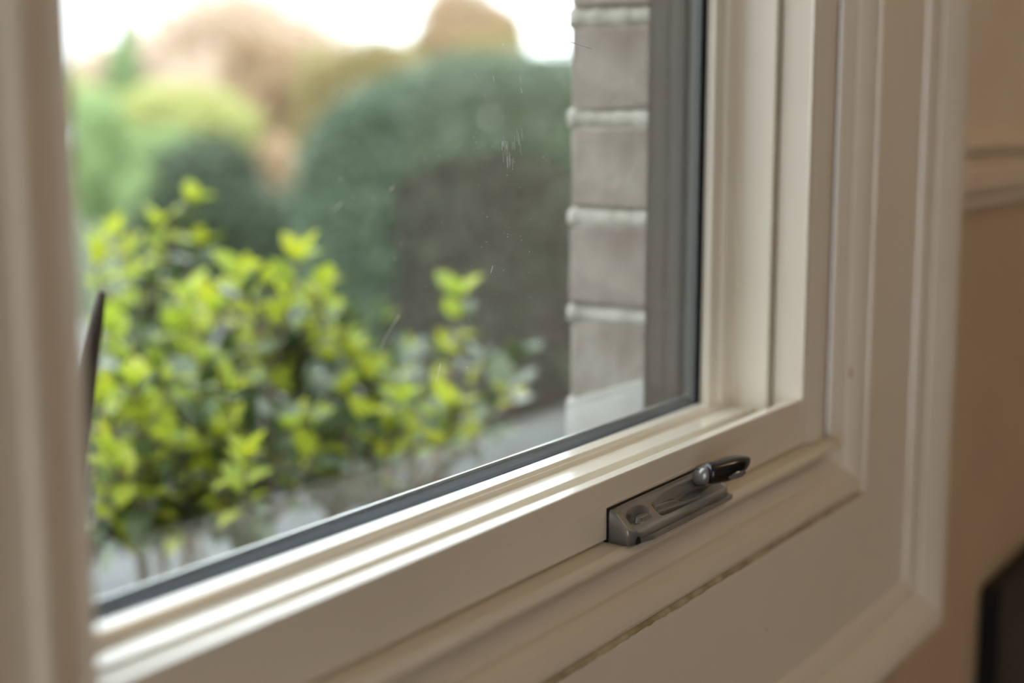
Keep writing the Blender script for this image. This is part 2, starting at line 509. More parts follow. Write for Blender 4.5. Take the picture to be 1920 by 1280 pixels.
def latch_h(a, b):
    """height of the cast body, in units of D: a along, b from sash (0) to room (1)"""
    slope = 0.0490 - 0.0290 * ss(0.10, 0.98, b)
    h = slope - 0.0035 * ss(0.13, 0.17, b) * ss(0.04, 0.07, a) * ss(0.98, 0.95, a)
    # wide shelf, lower than the surround, with a curved back wall
    back = 0.26 + 0.16 * ((a - 0.60) / 0.32) ** 2
    front = 0.84 - 0.10 * ((a - 0.58) / 0.34) ** 4
    m = ss(0.30, 0.345, a) * ss(0.93, 0.88, a) * ss(back, back + 0.06, b) * ss(front, front - 0.05, b)
    shelf = 0.0205 + 0.006 * ss(0.55, 0.92, a)
    h = h * (1 - m) + min(h, shelf) * m
    # deep hole under the shelf's front left
    fe = 0.50 + 0.24 * ss(0.34, 0.68, a)
    m2 = ss(0.31, 0.35, a) * ss(0.72, 0.60, a) * ss(fe, fe + 0.05, b) * ss(front - 0.02, front - 0.07, b)
    h = h * (1 - m2) + 0.0085 * m2
    # raised curved tongue on the shelf
    tb = 0.40 + 0.10 * ((a - 0.36) / 0.2) ** 2
    m3 = ss(0.335, 0.36, a) * ss(0.60, 0.52, a) * ss(tb + 0.08, tb + 0.03, b) * ss(back - 0.02, back + 0.03, b)
    h = max(h, (0.0300 - 0.004 * ss(0.4, 0.6, a)) * m3 + h * (1 - m3))
    # boss in a hollow at the left
    e3 = ((a - 0.165) / 0.105) ** 2 + ((b - 0.55) / 0.27) ** 2
    m4 = 1 - ss(0.75, 1.0, e3)
    h = h * (1 - m4) + min(h, 0.0225) * m4
    e2 = ((a - 0.185) / 0.062) ** 2 + ((b - 0.56) / 0.16) ** 2
    h = max(h, 0.0300 * (1 - ss(0.75, 1.0, e2)))
    # pivot boss at the right
    e4 = ((a - 0.86) / 0.075) ** 2 + ((b - 0.33) / 0.22) ** 2
    h = max(h, 0.0440 * (1 - ss(0.7, 1.0, e4)))
    return max(h, 0.006)


def outline(a):
    """front limit of the plan at position a"""
    f = 1.0
    if a < 0.12: f = 0.74 + 0.26 * math.sqrt(max(0, 1 - ((0.12 - a) / 0.12) ** 2))
    if a > 0.90: f = 0.62 + 0.38 * math.sqrt(max(0, 1 - ((a - 0.90) / 0.10) ** 2))
    return f


V, Fc = [], []
for i in range(NA + 1):
    a = i / NA
    for j in range(NB + 1):
        b = j / NB * outline(a)
        edge = min(a * Lm, (1 - a) * Lm, (outline(a) - b) * ldep)
        rd = 0.0016
        hh = latch_h(a, b) * D
        if edge < rd: hh -= rd - math.sqrt(max(0, rd * rd - (rd - edge) ** 2))
        V.append(Vector((lx0 + a * Lm, -b * ldep, zl + hh)) - LO)
nt_ = len(V)
idx = lambda i, j: i * (NB + 1) + j
for i in range(NA):
    for j in range(NB):
        Fc.append((idx(i, j), idx(i + 1, j), idx(i + 1, j + 1), idx(i, j + 1)))
rim = [idx(i, 0) for i in range(NA + 1)] + [idx(NA, j) for j in range(1, NB + 1)] + [idx(i, NB) for i in range(NA - 1, -1, -1)] + [idx(0, j) for j in range(NB - 1, 0, -1)]
base = []
for r in rim:
    p = V[r]
    base.append(len(V))
    z = zl
    ax = (p.x + LO.x - lx0) / Lm
    V.append(Vector((p.x, p.y, z - LO.z)))
K = len(rim)
for k in range(K):
    Fc.append((rim[k], rim[(k + 1) % K], base[(k + 1) % K], base[k]))
Fc.append(tuple(base))
body = fix_normals(mk('body', V, Fc, M['latch'], latch, True))
em = body.data
em.polygons[len(em.polygons) - 1].use_smooth = False
# flange foot along the front
V = []
for x, y in ((lx0 + 0.012, -ldep * 0.97), (lx1 - 0.006, -ldep * 0.97), (lx1 - 0.0025, -ldep * 0.85), (lx1 - 0.004, -ldep * 1.10), (lx1 - 0.010, -ldep * 1.15), (lx0 + 0.018, -ldep * 1.13), (lx0 + 0.008, -ldep * 0.98)):
    V.append(Vector((x, y, zl)) - LO)
n = len(V)
V += [v + Vector((0, 0, 0.0026)) for v in V]
o = fix_normals(mk('flange', V, [tuple(range(n)), tuple(range(n, 2 * n))] + [(k, (k + 1) % n, n + (k + 1) % n, n + k) for k in range(n)], M['latch'], latch))
# small arched notch at the left foot
V = []
for k in range(9):
    an = math.pi * k / 8
    V.append(Vector((lx0 + 0.0065 + 0.0021 * math.cos(an), -ldep * 0.86 - 0.0022, zl + 0.0040 * math.sin(an))) - LO)
V += [v + Vector((0, 0.002, 0)) for v in V]
Fc = [tuple(range(9)), tuple(range(17, 8, -1))] + [(k, k + 1, 10 + k, 9 + k) for k in range(8)] + [(8, 0, 9, 17)]
mk('notch', V, Fc, M['black'], latch)
# black strip standing for the shade in the gap between body and sash
box('back_shade_strip', lx0 - 0.0006 - LO.x, lx1 - 0.010 - LO.x, -0.0018 - LO.y, 0.0012 - LO.y, 0.0, 0.0498 * D + 0.0006, M['black'], latch)
# lever arm: tapered, from the pivot up to the handle
P0 = Vector((lx0 + 0.80 * Lm, -0.40 * ldep, zl + 0.036 * D))
P1 = Vector((2.012 * D, -0.034 * D, CAMZ - 0.553 * D))
P2 = Vector((2.040 * D, -0.043 * D, CAMZ - 0.5475 * D))


def loft(name, pts, secs, mat, parent, sides=20, power=2.0, up=Vector((0, 0, 1))):
    V, Fc = [], []
    n = len(pts)
    for i, p in enumerate(pts):
        t = (pts[min(n - 1, i + 1)] - pts[max(0, i - 1)]).normalized()
        s = t.cross(up).normalized()
        w = s.cross(t).normalized()
        for k in range(sides):
            an = 2 * math.pi * k / sides
            c, q = math.cos(an), math.sin(an)
            V.append(p + secs[i][0] * math.copysign(abs(c) ** (2 / power), c) * s + secs[i][1] * math.copysign(abs(q) ** (2 / power), q) * w - LO)
    for i in range(n - 1):
        for k in range(sides):
            k2 = (k + 1) % sides
            Fc.append((i * sides + k, i * sides + k2, (i + 1) * sides + k2, (i + 1) * sides + k))
    Fc.append(tuple(range(sides)))
    Fc.append(tuple((n - 1) * sides + k for k in range(sides)))
    return fix_normals(mk(name, V, Fc, mat, parent, True))


lever = loft('lever', [P0, P0.lerp(P1, 0.35) + Vector((0, 0, 0.0008)), P0.lerp(P1, 0.7) + Vector((0, 0, 0.0006)), P1, P2],
             [(0.0040, 0.0034), (0.0046, 0.0042), (0.0044, 0.0048), (0.0042, 0.0052), (0.0040, 0.0052)], M['latch'], latch, 20, 2.6)
# black handle: leaf-shaped, blunt at the lever, pointed at the free end
A = Vector((2.018 * D, -0.041 * D, CAMZ - 0.5500 * D))
B = Vector((2.113 * D, -0.072 * D, CAMZ - 0.5440 * D))
ts = [0, 0.02, 0.08, 0.2, 0.35, 0.5, 0.65, 0.78, 0.88, 0.95, 0.985, 1.0]
wd = [0.0036, 0.0052, 0.0058, 0.0064, 0.0070, 0.0072, 0.0068, 0.0058, 0.0044, 0.0028, 0.0015, 0.0003]
hg = [0.0040, 0.0056, 0.0061, 0.0065, 0.0069, 0.0069, 0.0062, 0.0050, 0.0036, 0.0023, 0.0013, 0.0003]
knob = loft('handle', [A.lerp(B, t) + Vector((0, 0, -0.0012 * math.sin(t * 3.1) + 0.0022 * t * t)) for t in ts], list(zip(wd, hg)), M['knob'], latch, 24, 2.3)
knob['label'] = 'glossy black handle grip'
# pressed grey inlay on the handle's room side
mid = A.lerp(B, 0.52)
t = (B - A).normalized()
nrm = Vector((-0.25, -0.80, -0.12)).normalized()
V = [mid + nrm * 0.0074 - LO]
for k in range(14):
    an = 2 * math.pi * k / 14
    V.append(mid + nrm * 0.0066 + t * 0.0078 * math.cos(an) + Vector((0, -0.0002, 0.0022 * math.sin(an) - 0.0024)) - LO)
inl = mk('inlay', V, [(0, 1 + k, 1 + (k + 1) % 14) for k in range(14)], M['latch'], knob, True)

# ------------------------------------------------------------------ room shell
YW = -0.012
OX0, OX1 = XL - 0.25 * D, XR + 0.25 * D
OZ0, OZ1 = ZB - 0.25 * D, ZT + 0.25 * D
RX0, RX1, RY0, RZ1 = -2.6, 2.6, -3.8, 2.5
ZR0, ZR1 = CAMZ - 0.20 * D, CAMZ - 0.01 * D      # chair rail
wf = tag(empty('wall_front', (0, 0, 0)), 'beige papered wall around the window', kind='structure')
boxes('upper_wall', [(RX0, OX0, YW, 0.088, ZR0, RZ1), (OX1, RX1, YW, 0.088, ZR0, RZ1), (OX0, OX1, YW, 0.088, OZ1, RZ1)], M['wall'], wf)
boxes('lower_wall', [(RX0, OX0, YW, 0.088, 0, ZR0), (OX1, RX1, YW, 0.088, 0, ZR0), (OX0, OX1, YW, 0.088, 0, OZ0)], M['dado'], wf)
tag(box('floor', RX0, RX1, RY0, 0.0, -0.05, 0.0, M['wood_floor']), 'oak plank floor of the room', kind='structure')
tag(box('ceiling', RX0 - 0.1, RX1 + 0.1, RY0 - 0.1, 0.2, RZ1, RZ1 + 0.1, M['ceiling']), 'plain cream ceiling', kind='structure')
tag(box('wall_right', RX1, RX1 + 0.1, RY0, 0.2, 0, RZ1, M['wall']), 'beige wall at the end of the room', kind='structure')
tag(box('wall_back', RX0, RX1, RY0 - 0.1, RY0, 0, RZ1, M['wall']), 'beige wall behind the camera', kind='structure')
PD0, PD1, PDZ = -2.6, -1.1, 2.10
wl = boxes('wall_left', [(RX0 - 0.1, RX0, RY0, PD0, 0, RZ1), (RX0 - 0.1, RX0, PD1, 0.2, 0, RZ1), (RX0 - 0.1, RX0, PD0, PD1, PDZ, RZ1)], M['wall'])
tag(wl, 'beige wall with the glazed garden doors', kind='structure')
# garden doors in the left wall
w2 = tag(empty('window_2', (RX0, 0, 0)), 'wide glazed garden doors in the left wall', kind='structure')
fr = [(-0.07, -0.02, PD0, PD0 + 0.06, 0, PDZ), (-0.07, -0.02, PD1 - 0.06, PD1, 0, PDZ), (-0.07, -0.02, PD0, PD1, PDZ - 0.06, PDZ), (-0.07, -0.02, PD0, PD1, 0, 0.08), (-0.07, -0.02, (PD0 + PD1) / 2 - 0.05, (PD0 + PD1) / 2 + 0.05, 0, PDZ)]
for b in fr:
    box('door_frame', *b, M['paint'], w2, 0.004)

# chair rail with rounded fillets, right and left of the casing
cr_ = tag(empty('trim_2', (0, 0, 0)), 'moulded cream chair rail beside the casing', kind='structure')
hh = ZR1 - ZR0
prof = [(0, 0), (-0.006, 0.001), (-0.009, 0.004), (-0.009, hh * 0.16), (-0.013, hh * 0.20), (-0.0165, hh * 0.28), (-0.0165, hh * 0.52), (-0.013, hh * 0.57), (-0.0085, hh * 0.60), (-0.0075, hh * 0.66), (-0.013, hh * 0.70), (-0.019, hh * 0.78), (-0.019, hh * 0.86), (-0.013, hh * 0.93), (-0.004, hh), (0, hh)]
n = len(prof)
for xa, xb in ((XR + 0.6065 * D, RX1), (RX0, XL - 0.6065 * D)):
    V = [(x, YW + y, ZR0 + z) for x in (xa, xb) for y, z in prof]
    Fc = [(i, (i + 1) % n, n + (i + 1) % n, n + i) for i in range(n)] + [tuple(range(n)), tuple(range(2 * n - 1, n - 1, -1))]
    fix_normals(mk('chair_rail', V, Fc, M['wall'], cr_))

# black framed screen on the wall beside the casing
d = ray(1836, 1100)
pc = CAM + d * ((D + YW) / d.y)
sx, sz = pc.x, pc.z
sw, sh, fw = 0.72, 0.45, 0.048
scr = tag(empty('flat_screen', (sx + sw / 2, YW - 0.02, sz - sh)), 'dark flat screen in a black frame, low on the wall beside the casing', 'screen')
SO = Vector(scr.location)


def rbox(name, x0, x1, y0, y1, z0, z1, mat, parent, bev):
    return box(name, x0 - SO.x, x1 - SO.x, y0 - SO.y, y1 - SO.y, z0 - SO.z, z1 - SO.z, mat, parent, bev)


yf0, yf1 = YW - 0.022, YW - 0.001
# frame as a rounded ring
def rrect(x0, x1, z0, z1, r, k=6):
    pts = []
    for cx, cz, a0 in ((x1 - r, z1 - r, 0), (x0 + r, z1 - r, 90), (x0 + r, z0 + r, 180), (x1 - r, z0 + r, 270)):
        for i in range(k + 1):
            a = math.radians(a0 + 90 * i / k)
            pts.append((cx + r * math.cos(a), cz + r * math.sin(a)))
    return pts


ro = rrect(sx, sx + sw, sz - sh, sz, 0.008)
ri = rrect(sx + fw, sx + sw - fw, sz - sh + fw, sz - fw, 0.005)
n = len(ro)
V = [(x, yf0, z) for x, z in ro] + [(x, yf0 + 0.001, z) for x, z in ri] + [(x, yf1, z) for x, z in ro] + [(x, yf0 + 0.012, z) for x, z in ri]
V = [Vector(v) - SO for v in V]
Fc = []
for i in range(n):
    j = (i + 1) % n
    Fc += [(i, j, n + j, n + i), (i, 2 * n + i, 2 * n + j, j), (n + i, n + j, 3 * n + j, 3 * n + i)]
Fc.append(tuple(range(2 * n, 3 * n)))
fix_normals(mk('frame', V, Fc, M['black'], scr))
rbox('screen_panel', sx + fw - 0.004, sx + sw - fw + 0.004, yf0 + 0.010, yf0 + 0.020, sz - sh + fw - 0.004, sz - fw + 0.004, M['screen'], scr, 0)

# dark cupboard added out of view to darken part of the glass reflection
wx0, wy0, wy1, wh = RX1 - 0.62, -3.6, -1.52, 2.2
wd_ = tag(empty('added_wardrobe', (RX1 - 0.31, (wy0 + wy1) / 2, 0)), 'tall dark cupboard added unseen against the end wall, darkens the glass reflection', 'added_wardrobe')
WO = Vector(wd_.location)
def wb(name, a, bev=0.003, mat=M['dark_wood'], par=wd_):
    return box(name, a[0] - WO.x, a[1] - WO.x, a[2] - WO.y, a[3] - WO.y, a[4], a[5], mat, par, bev)
wb('body', (wx0, RX1 - 0.005, wy0, wy1, 0.0, wh))
wb('cornice', (wx0 - 0.04, RX1 - 0.005, wy0 - 0.02, wy1 + 0.02, wh, wh + 0.06))
for k in range(3):
    y0 = wy0 + 0.02 + k * (wy1 - wy0 - 0.04) / 3
    dr = wb('door', (wx0 - 0.02, wx0 - 0.0005, y0 + 0.004, y0 + (wy1 - wy0 - 0.04) / 3 - 0.004, 0.1, wh - 0.03))
    wb('knob', (wx0 - 0.045, wx0 - 0.0205, y0 + 0.05, y0 + 0.075, 1.05, 1.075), 0.006, M['latch'], dr)

# fill lamp added out of view to warm and brighten the room
lamp = tag(empty('fill_lamp', (1.75, -1.0, RZ1 - 0.32)), 'round fill lamp added under the ceiling, out of view', 'lamp')
lm = bpy.data.materials.new('fill_lamp_glow')
lm.use_nodes = True
b = lm.node_tree.nodes['Principled BSDF']
b.inputs['Base Color'].default_value = (0.9, 0.85, 0.75, 1)
b.inputs['Emission Color'].default_value = (1.0, 0.74, 0.45, 1)
b.inputs['Emission Strength'].default_value = 5.0
V, Fc = [], []
for i in range(13):
    th = math.pi * i / 12
    for k in range(24):
        an = 2 * math.pi * k / 24
        V.append((0.19 * math.sin(th) * math.cos(an), 0.19 * math.sin(th) * math.sin(an), 0.13 + 0.12 * math.cos(th)))
for i in range(12):
    for k in range(24):
        Fc.append((i * 24 + k, i * 24 + (k + 1) % 24, (i + 1) * 24 + (k + 1) % 24, (i + 1) * 24 + k))
mk('globe', V, Fc, lm, lamp, True)
v, f = tube_data([Vector((0, 0, 0.24)), Vector((0, 0, 0.30)), Vector((0, 0, 0.32))], [0.02, 0.02, 0.06], 14)
mk('stem', v, f, M['spacer'], lamp)

# ------------------------------------------------------------------ brick reveal and outer sill
bx = (xe1 + 0.030) * D
by0, by1 = D * y_end - 0.012, D * (bx / D / 1.66 - 1)
wall_b = tag(empty('wall_outer', (0, 0, 0)), 'weathered brown brick return of the outer wall', kind='structure')
PITCHZ = 0.0727
d = ray(1075, 222)
zj = (CAM + d * (bx / d.x)).z                  # centre of one bed joint
box('mortar', bx + 0.0055, bx + 0.60, by0 + 0.012, by1 - 0.006, ZB - 0.075 * D - 0.25, ZT + 0.45, M['mortar'], wall_b)
brick_me = []
MT = 0.0118
def brick_mesh(lx, seed, mat):
    rr = random.Random(seed)
    v, f = boxv(0, lx, 0, by1 - by0, 0, PITCHZ - MT)
    me = bpy.data.meshes.new('brick')
    bm = bmesh.new()
    vs_ = [bm.verts.new(p) for p in v]
    for q in f: bm.faces.new([vs_[i] for i in q])
    bmesh.ops.recalc_face_normals(bm, faces=bm.faces)
    bmesh.ops.bevel(bm, geom=bm.edges[:], offset=0.0035, segments=2, affect='EDGES', profile=0.5)
    for vv in bm.verts:
        vv.co += Vector((rr.uniform(-1, 1), rr.uniform(-1, 1), rr.uniform(-1, 1))) * 0.0011
    bm.to_mesh(me)
    bm.free()
    me.materials.append(mat)
    return me
halves = [brick_mesh(0.100, k, M['brick'] if k % 2 else M['brick_red']) for k in range(4)]
fulls = [brick_mesh(0.205, 10 + k, M['brick'] if k % 2 else M['brick_red']) for k in range(4)]
for c in range(-6, 14):
    z = zj + c * PITCHZ + MT / 2
    if z > ZT + 0.35: break
    x = bx
    odd = c % 2
    for k in range(3):
        me = (halves if (k == 0 and odd) else fulls)[(c * 3 + k * 5) % 4]
        o = bpy.data.objects.new('brick', me)
        o.location = (x + rnd.uniform(-0.001, 0.0015), by0 + rnd.uniform(-0.0005, 0.0015), z + rnd.uniform(-0.0012, 0.0012))
        o.parent = wall_b
        col.objects.link(o)
        x += (0.100 if (k == 0 and odd) else 0.205) + 0.011
# proud mortar noses at the corner of each bed joint
for c in range(-3, 9):
    z = zj + c * PITCHZ
    V, Fc = [], []
    K = 14
    for i in range(K + 1):
        y = by0 + 0.012 + (by1 - by0 - 0.010) * i / K
        pr = -0.0005 + 0.0022 * rnd.random() + (0.0035 if i >= K - 1 else 0)
        t = MT * (0.62 + 0.25 * rnd.random())
        for dz, dx in ((-t, 0.006), (-t * 0.6, -pr), (t * 0.55, -pr), (t, 0.006)):
            V.append((bx + 0.003 + dx, y, z + dz))
    for i in range(K):
        for k in range(3):
            Fc.append((4 * i + k, 4 * i + k + 1, 4 * i + 5 + k, 4 * i + 4 + k))
    Fc.append((4 * K, 4 * K + 1, 4 * K + 2, 4 * K + 3))
    mk('mortar_joint', V, Fc, M['mortar'], wall_b, True)

zs = lambda k: CAMZ - k * D
sill = tag(empty('trim_3', (0, 0, 0)), 'sloping stone outer sill with a pale end block under the bricks', kind='structure')
run_x('sill_slope', [(0.2065, zs(0.5138)), (0.24, zs(0.538)), (0.500, zs(0.670)), (0.520, zs(0.690)), (0.520, zs(0.74)), (0.2065, zs(0.74))], XL - 0.3 * D, bx + 0.004, M['sill_stone'], sill)
# pale end block carrying the brick return
yb0, yb1 = by0 / D, by1 / D
foot0, foot1 = zs(0.3800 * (1 + yb0 + 0.03)), zs(0.3772 * (1 + yb1))
bevel(run_x('end_block', [(yb0 + 0.032, foot0), (yb1 + 0.004, foot1), (yb1 + 0.004, zs(0.74)), (yb0 + 0.032, zs(0.74))], bx - 0.003, bx + 0.60, M['pale_stone'], sill), 0.0015, 2)
# plain outer wall below and left of the window
tag(boxes('wall_outer_base', [(RX0, RX1, 0.09, by1, -0.2, zs(0.75)), (RX0, XL - 0.05 * D - 0.01, by0 + 0.012, by1, zs(0.75), RZ1), (RX0, RX1, 0.09, 0.19, ZT + 0.47, RZ1)], M['brick_red']), 'outer brick wall under the sill', kind='structure')

# ------------------------------------------------------------------ dust and streaks on the pane
yg = (GY + 0.0024) * D


def on_glass(u, v):
    d = ray(u, v)
    return CAM + d * ((D + yg) / d.y)


V, Fc = [], []


def fleck(p, r):
    n0 = len(V)
    K = 5
    V.append(p + Vector((0, -r * 0.5, 0)))
    for k in range(K):
        a = 2 * math.pi * k / K
        rr = r * rnd.uniform(0.6, 1.3)
        V.append(p + Vector((rr * math.cos(a), 0, rr * math.sin(a))))
    for k in range(K):
        Fc.append((n0, n0 + 1 + k, n0 + 1 + (k + 1) % K))


def streak(pts, r):
    for (a, b) in zip(pts[:-1], pts[1:]):
        pa, pb = on_glass(*a), on_glass(*b)
        n0 = len(V)
        t = (pb - pa).normalized()
        s = t.cross(Vector((0, 1, 0))).normalized() * r
        o = Vector((0, -r, 0))
        V.extend([pa - s, pa + o, pa + s, pb - s, pb + o, pb + s])
        Fc.extend([(n0, n0 + 1, n0 + 4, n0 + 3), (n0 + 1, n0 + 2, n0 + 5, n0 + 4)])


for _ in range(420):
    u = rnd.gauss(890, 130)
    v = rnd.gauss(360, 190)
    if not (560 < u < 1060 and 20 < v < 760): continue
    fleck(on_glass(u, v), 0.00013 + 0.00022 * rnd.random() ** 3)
for _ in range(50):
    fleck(on_glass(rnd.uniform(560, 700), rnd.uniform(90, 440)), 0.00015 + 0.0003 * rnd.random() ** 2)
streak([(713, 654), (722, 633), (735, 612), (749, 590)], 0.00020)
streak([(817, 722), (821, 704), (826, 681)], 0.00017)
streak([(920, 512), (924, 498)], 0.00016)
streak([(1068, 78), (1110, 92)], 0.00020)
streak([(995, 48), (1018, 60)], 0.00018)
streak([(629, 392), (640, 380)], 0.00024)
streak([(632, 170), (637, 180)], 0.0003)
streak([(730, 358), (738, 350)], 0.0003)
for k in range(26):
    u = rnd.gauss(950, 9)
    v = rnd.uniform(255, 300)
    streak([(u, v), (u + rnd.uniform(-1, 2), v + rnd.uniform(6, 24))], 0.00006 + 0.00006 * rnd.random())
for k in range(10):
    u = rnd.gauss(974, 4)
    v = rnd.uniform(240, 270)
    streak([(u, v), (u + 1, v + rnd.uniform(8, 26))], 0.00007)
for p in ((924, 142), (974, 143), (976, 165), (891, 137)):
    streak([p, (p[0] + 3, p[1] + 9)], 0.00022)
dust = mk('dust_specks', V, Fc, M['dust'], win)
dust['kind'] = 'stuff'

# ------------------------------------------------------------------ garden
GZ = -0.05
tag(box('garden_lawn', -30, 80, 0.35, 90, GZ - 0.1, GZ, M['grass']), 'rough green garden ground beyond the window', kind='structure')
ty0 = 0.95
ty1 = (CAMZ - GZ - 0.02) / 0.386 - D
terrace = tag(empty('garden_terrace', (2.5, (ty0 + ty1) / 2, GZ)), 'grey slab terrace on the ground below the window', kind='structure')
TO = Vector(terrace.location)
sm = bpy.data.meshes.new('paving_slab')
bm = bmesh.new()
for p in boxv(-0.298, 0.298, -0.2, 0.2, 0, 0.02)[0]: bm.verts.new(p)
bm.verts.ensure_lookup_table()
for q in boxv(0, 1, 0, 1, 0, 1)[1]: bm.faces.new([bm.verts[i] for i in q])
bmesh.ops.recalc_face_normals(bm, faces=bm.faces)
bm.to_mesh(sm)
bm.free()
sm.materials.append(M['slab'])
rows = 5
dy = (ty1 - ty0) / rows
for j in range(rows):
    for i in range(15):
        o = bpy.data.objects.new('paving_slab', sm)
        o.location = Vector((-1.2 + i * 0.604 + (0.3 if j % 2 else 0), ty0 + (j + 0.5) * dy, GZ + rnd.uniform(-0.003, 0.001))) - TO
        o.scale = (1, (dy - 0.006) / 0.4, 1)
        o.parent = terrace
        col.objects.link(o)
for i in range(16):
    bevel(box('kerb_brick', -1.5 + i * 0.6 - TO.x, -0.906 + i * 0.6 - TO.x, ty1 + 0.004 - TO.y, ty1 + 0.11 - TO.y, -0.01, 0.045, M['sill_brown'], terrace), 0.006, 1)
tag(box('garden_bed', -3, 9.5, ty1 + 0.115, ty1 + 2.6, GZ - 0.05, GZ + 0.012, M['soil']), 'dark soil bed between terrace and hedge', kind='structure')
tag(box('wall_bed', -3, 9.5, by1 + 0.01, ty0 - 0.005, GZ - 0.05, GZ + 0.010, M['soil']), 'dark soil bed along the house wall', kind='structure')
pth = at(255, 590, 8.6)
tag(mk('garden_path', [(pth.x - 3.2, pth.y - 1.3, GZ + 0.005), (pth.x + 1.4, pth.y - 1.9, GZ + 0.005), (pth.x + 2.2, pth.y + 0.2, GZ + 0.005), (pth.x - 3.5, pth.y + 1.6, GZ + 0.005)], [(0, 1, 2, 3)], M['paving']), 'pale grey paved path in the garden', kind='structure')


def leaf_quads(points, size, r, up_bias=0.3):
    V, Fc = [], []
    for p, nrm in points:
        l = size * r.uniform(0.65, 1.35)
        w = l * r.uniform(0.42, 0.6)
        t = Vector((r.gauss(0, 1), r.gauss(0, 1), r.gauss(0, 1)))
        nn = (nrm + Vector((r.gauss(0, .6), r.gauss(0, .6), r.gauss(0, .6) + up_bias))).normalized()
        t = (t - nn * t.dot(nn)).normalized()
        s = nn.cross(t)
        n0 = len(V)
        V += [p - t * l * 0.5, p + s * w * 0.5 - nn * l * 0.06, p + t * l * 0.5 - nn * l * .05, p - s * w * 0.5 - nn * l * 0.06, p + nn * l * 0.03]
        Fc += [(n0, n0 + 1, n0 + 4), (n0 + 1, n0 + 2, n0 + 4), (n0 + 2, n0 + 3, n0 + 4), (n0 + 3, n0, n0 + 4)]
    return V, Fc


def blob_points(blobs, n, r, thick=0.35, lump=0.25, freq=2.0):
    tot = sum(b[3] * b[4] + b[4] * b[5] + b[3] * b[5] for b in blobs)
    pts = []
    for b in blobs:
        cx, cy, cz, rx, ry, rz = b
        k = int(n * (rx * ry + ry * rz + rx * rz) / tot)
        for _ in range(k):
            d = Vector((r.gauss(0, 1), r.gauss(0, 1), r.gauss(0, 1))).normalized()
            q = Vector((cx + d.x * rx, cy + d.y * ry, cz + d.z * rz))
            f = 1 + lump * mnoise.noise(q * freq) + 0.5 * lump * mnoise.noise(q * freq * 2.7) - thick * r.random() ** 1.6 + 0.18 * max(0, r.gauss(0, 0.6))
            p = Vector((cx + d.x * rx * f, cy + d.y * ry * f, cz + d.z * rz * f))
            if p.z < GZ + 0.02: continue
            pts.append((p, d))
    return pts


def plant(name, label, cat, blobs, n, size, mat, seed, trunk=0.05, group=None, thick=0.5, lump=0.42, freq=2.2, second=None):
    r = random.Random(seed)
    bcx = sum(b[0] for b in blobs) / len(blobs)
    bcy = sum(b[1] for b in blobs) / len(blobs)
    e = tag(empty(name, (bcx, bcy, GZ)), label, cat, group)
    O = Vector(e.location)
    pts = blob_points(blobs, n, r, thick, lump, freq)
    if second:
        mat2, fn = second
        p2 = [p for p in pts if fn(p[0])]
        pts = [p for p in pts if not fn(p[0])]
        if p2:
            v, f = leaf_quads(p2, size, r)
            o = mk('inner_twigs', [x - O for x in v], f, mat2, e)
            o['kind'] = 'stuff'
    v, f = leaf_quads(pts, size, r)
    o = mk('foliage', [x - O for x in v], f, mat, e)
    o['kind'] = 'stuff'
    for b in blobs:
        a = Vector((bcx + (b[0] - bcx) * 0.25, bcy + (b[1] - bcy) * 0.25, GZ)) - O
        c = Vector(b[:3]) - O
        m_ = a.lerp(c, 0.55) + Vector((r.uniform(-.05, .05), r.uniform(-.05, .05), 0))
        v, f = tube_data([a, m_, c], [trunk, trunk * 0.75, trunk * 0.4], 7)
        mk('trunk', v, f, M['bark'], e, True)
    return e


def blob(u, v, dep, ru, rv, rd=None):
    """ellipsoid crown centred on a garden point; radii in metres derived from its apparent size there"""
    p = at(u, v, dep)
    s = dep / FPX
    a = ru * s
    return (p.x, p.y, p.z, a, rd or a, rv * s)


# clipped hedge: a rounded block beyond the shrub
hp = at(840, 400, 7.0)
hx = CR.copy()
hd = Vector((CF.x, CF.y, 0)).normalized()
r = random.Random(3)
hedge = tag(empty('clipped_hedge', (hp.x, hp.y, GZ)), 'large dense clipped grey-green hedge in the middle of the view', 'hedge')
HO = Vector(hedge.location)
top_z = at(840, 92, 6.5).z
HL, HR, HD_ = -0.67, 1.75, 0.80            # left, right extent along the view's right, half depth
pts, tw = [], []
NH = 56000
while len(pts) + len(tw) < NH:
    a = r.uniform(HL, HR)
    b = r.uniform(-HD_, HD_)
    H = top_z - GZ
    # rounded shoulders on the left end and both long sides
    ea = min(1, max(0, (a - HL) / 0.85))
    eb = min(1, (HD_ - abs(b)) / 0.40)
    rnd_ = math.sqrt(max(0, 1 - (1 - ea) ** 2)) * 0.45 + 0.55
    hmax = H * (1 - 0.36 * (1 - math.sqrt(max(0, 1 - (1 - ea) ** 2)))) * (1 - 0.13 * (1 - math.sqrt(max(0, 1 - (1 - eb) ** 2))))
    z = hmax * r.random() ** 0.8
    lump = 0.07 * mnoise.noise(Vector((a * 3.1, b * 3.1, z * 3.1)))
    dist = min(a - HL, HR - a, HD_ - abs(b), (hmax - z)) + lump
    if dist < 0 or (dist > 0.22 * (0.3 + r.random()) and r.random() > 0.30): continue
    p = hp + hx * a + hd * b
    q = Vector((p.x, p.y, GZ + z))
    nrm = Vector((0, 0, 1)) if hmax - z < 0.2 else (-hd if b < 0 else hd)
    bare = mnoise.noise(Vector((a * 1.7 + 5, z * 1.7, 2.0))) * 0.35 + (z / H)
    if bare < 0.62 and a > -0.22 and r.random() < 0.8: tw.append((q - HO, nrm))  # twiggy part, also carries the reflected haze as colour
    else: pts.append((q - HO, nrm))
v, f = leaf_quads(pts, 0.046, r)
mk('foliage', v, f, M['hedge'], hedge)['kind'] = 'stuff'
v, f = leaf_quads(tw, 0.044, r)
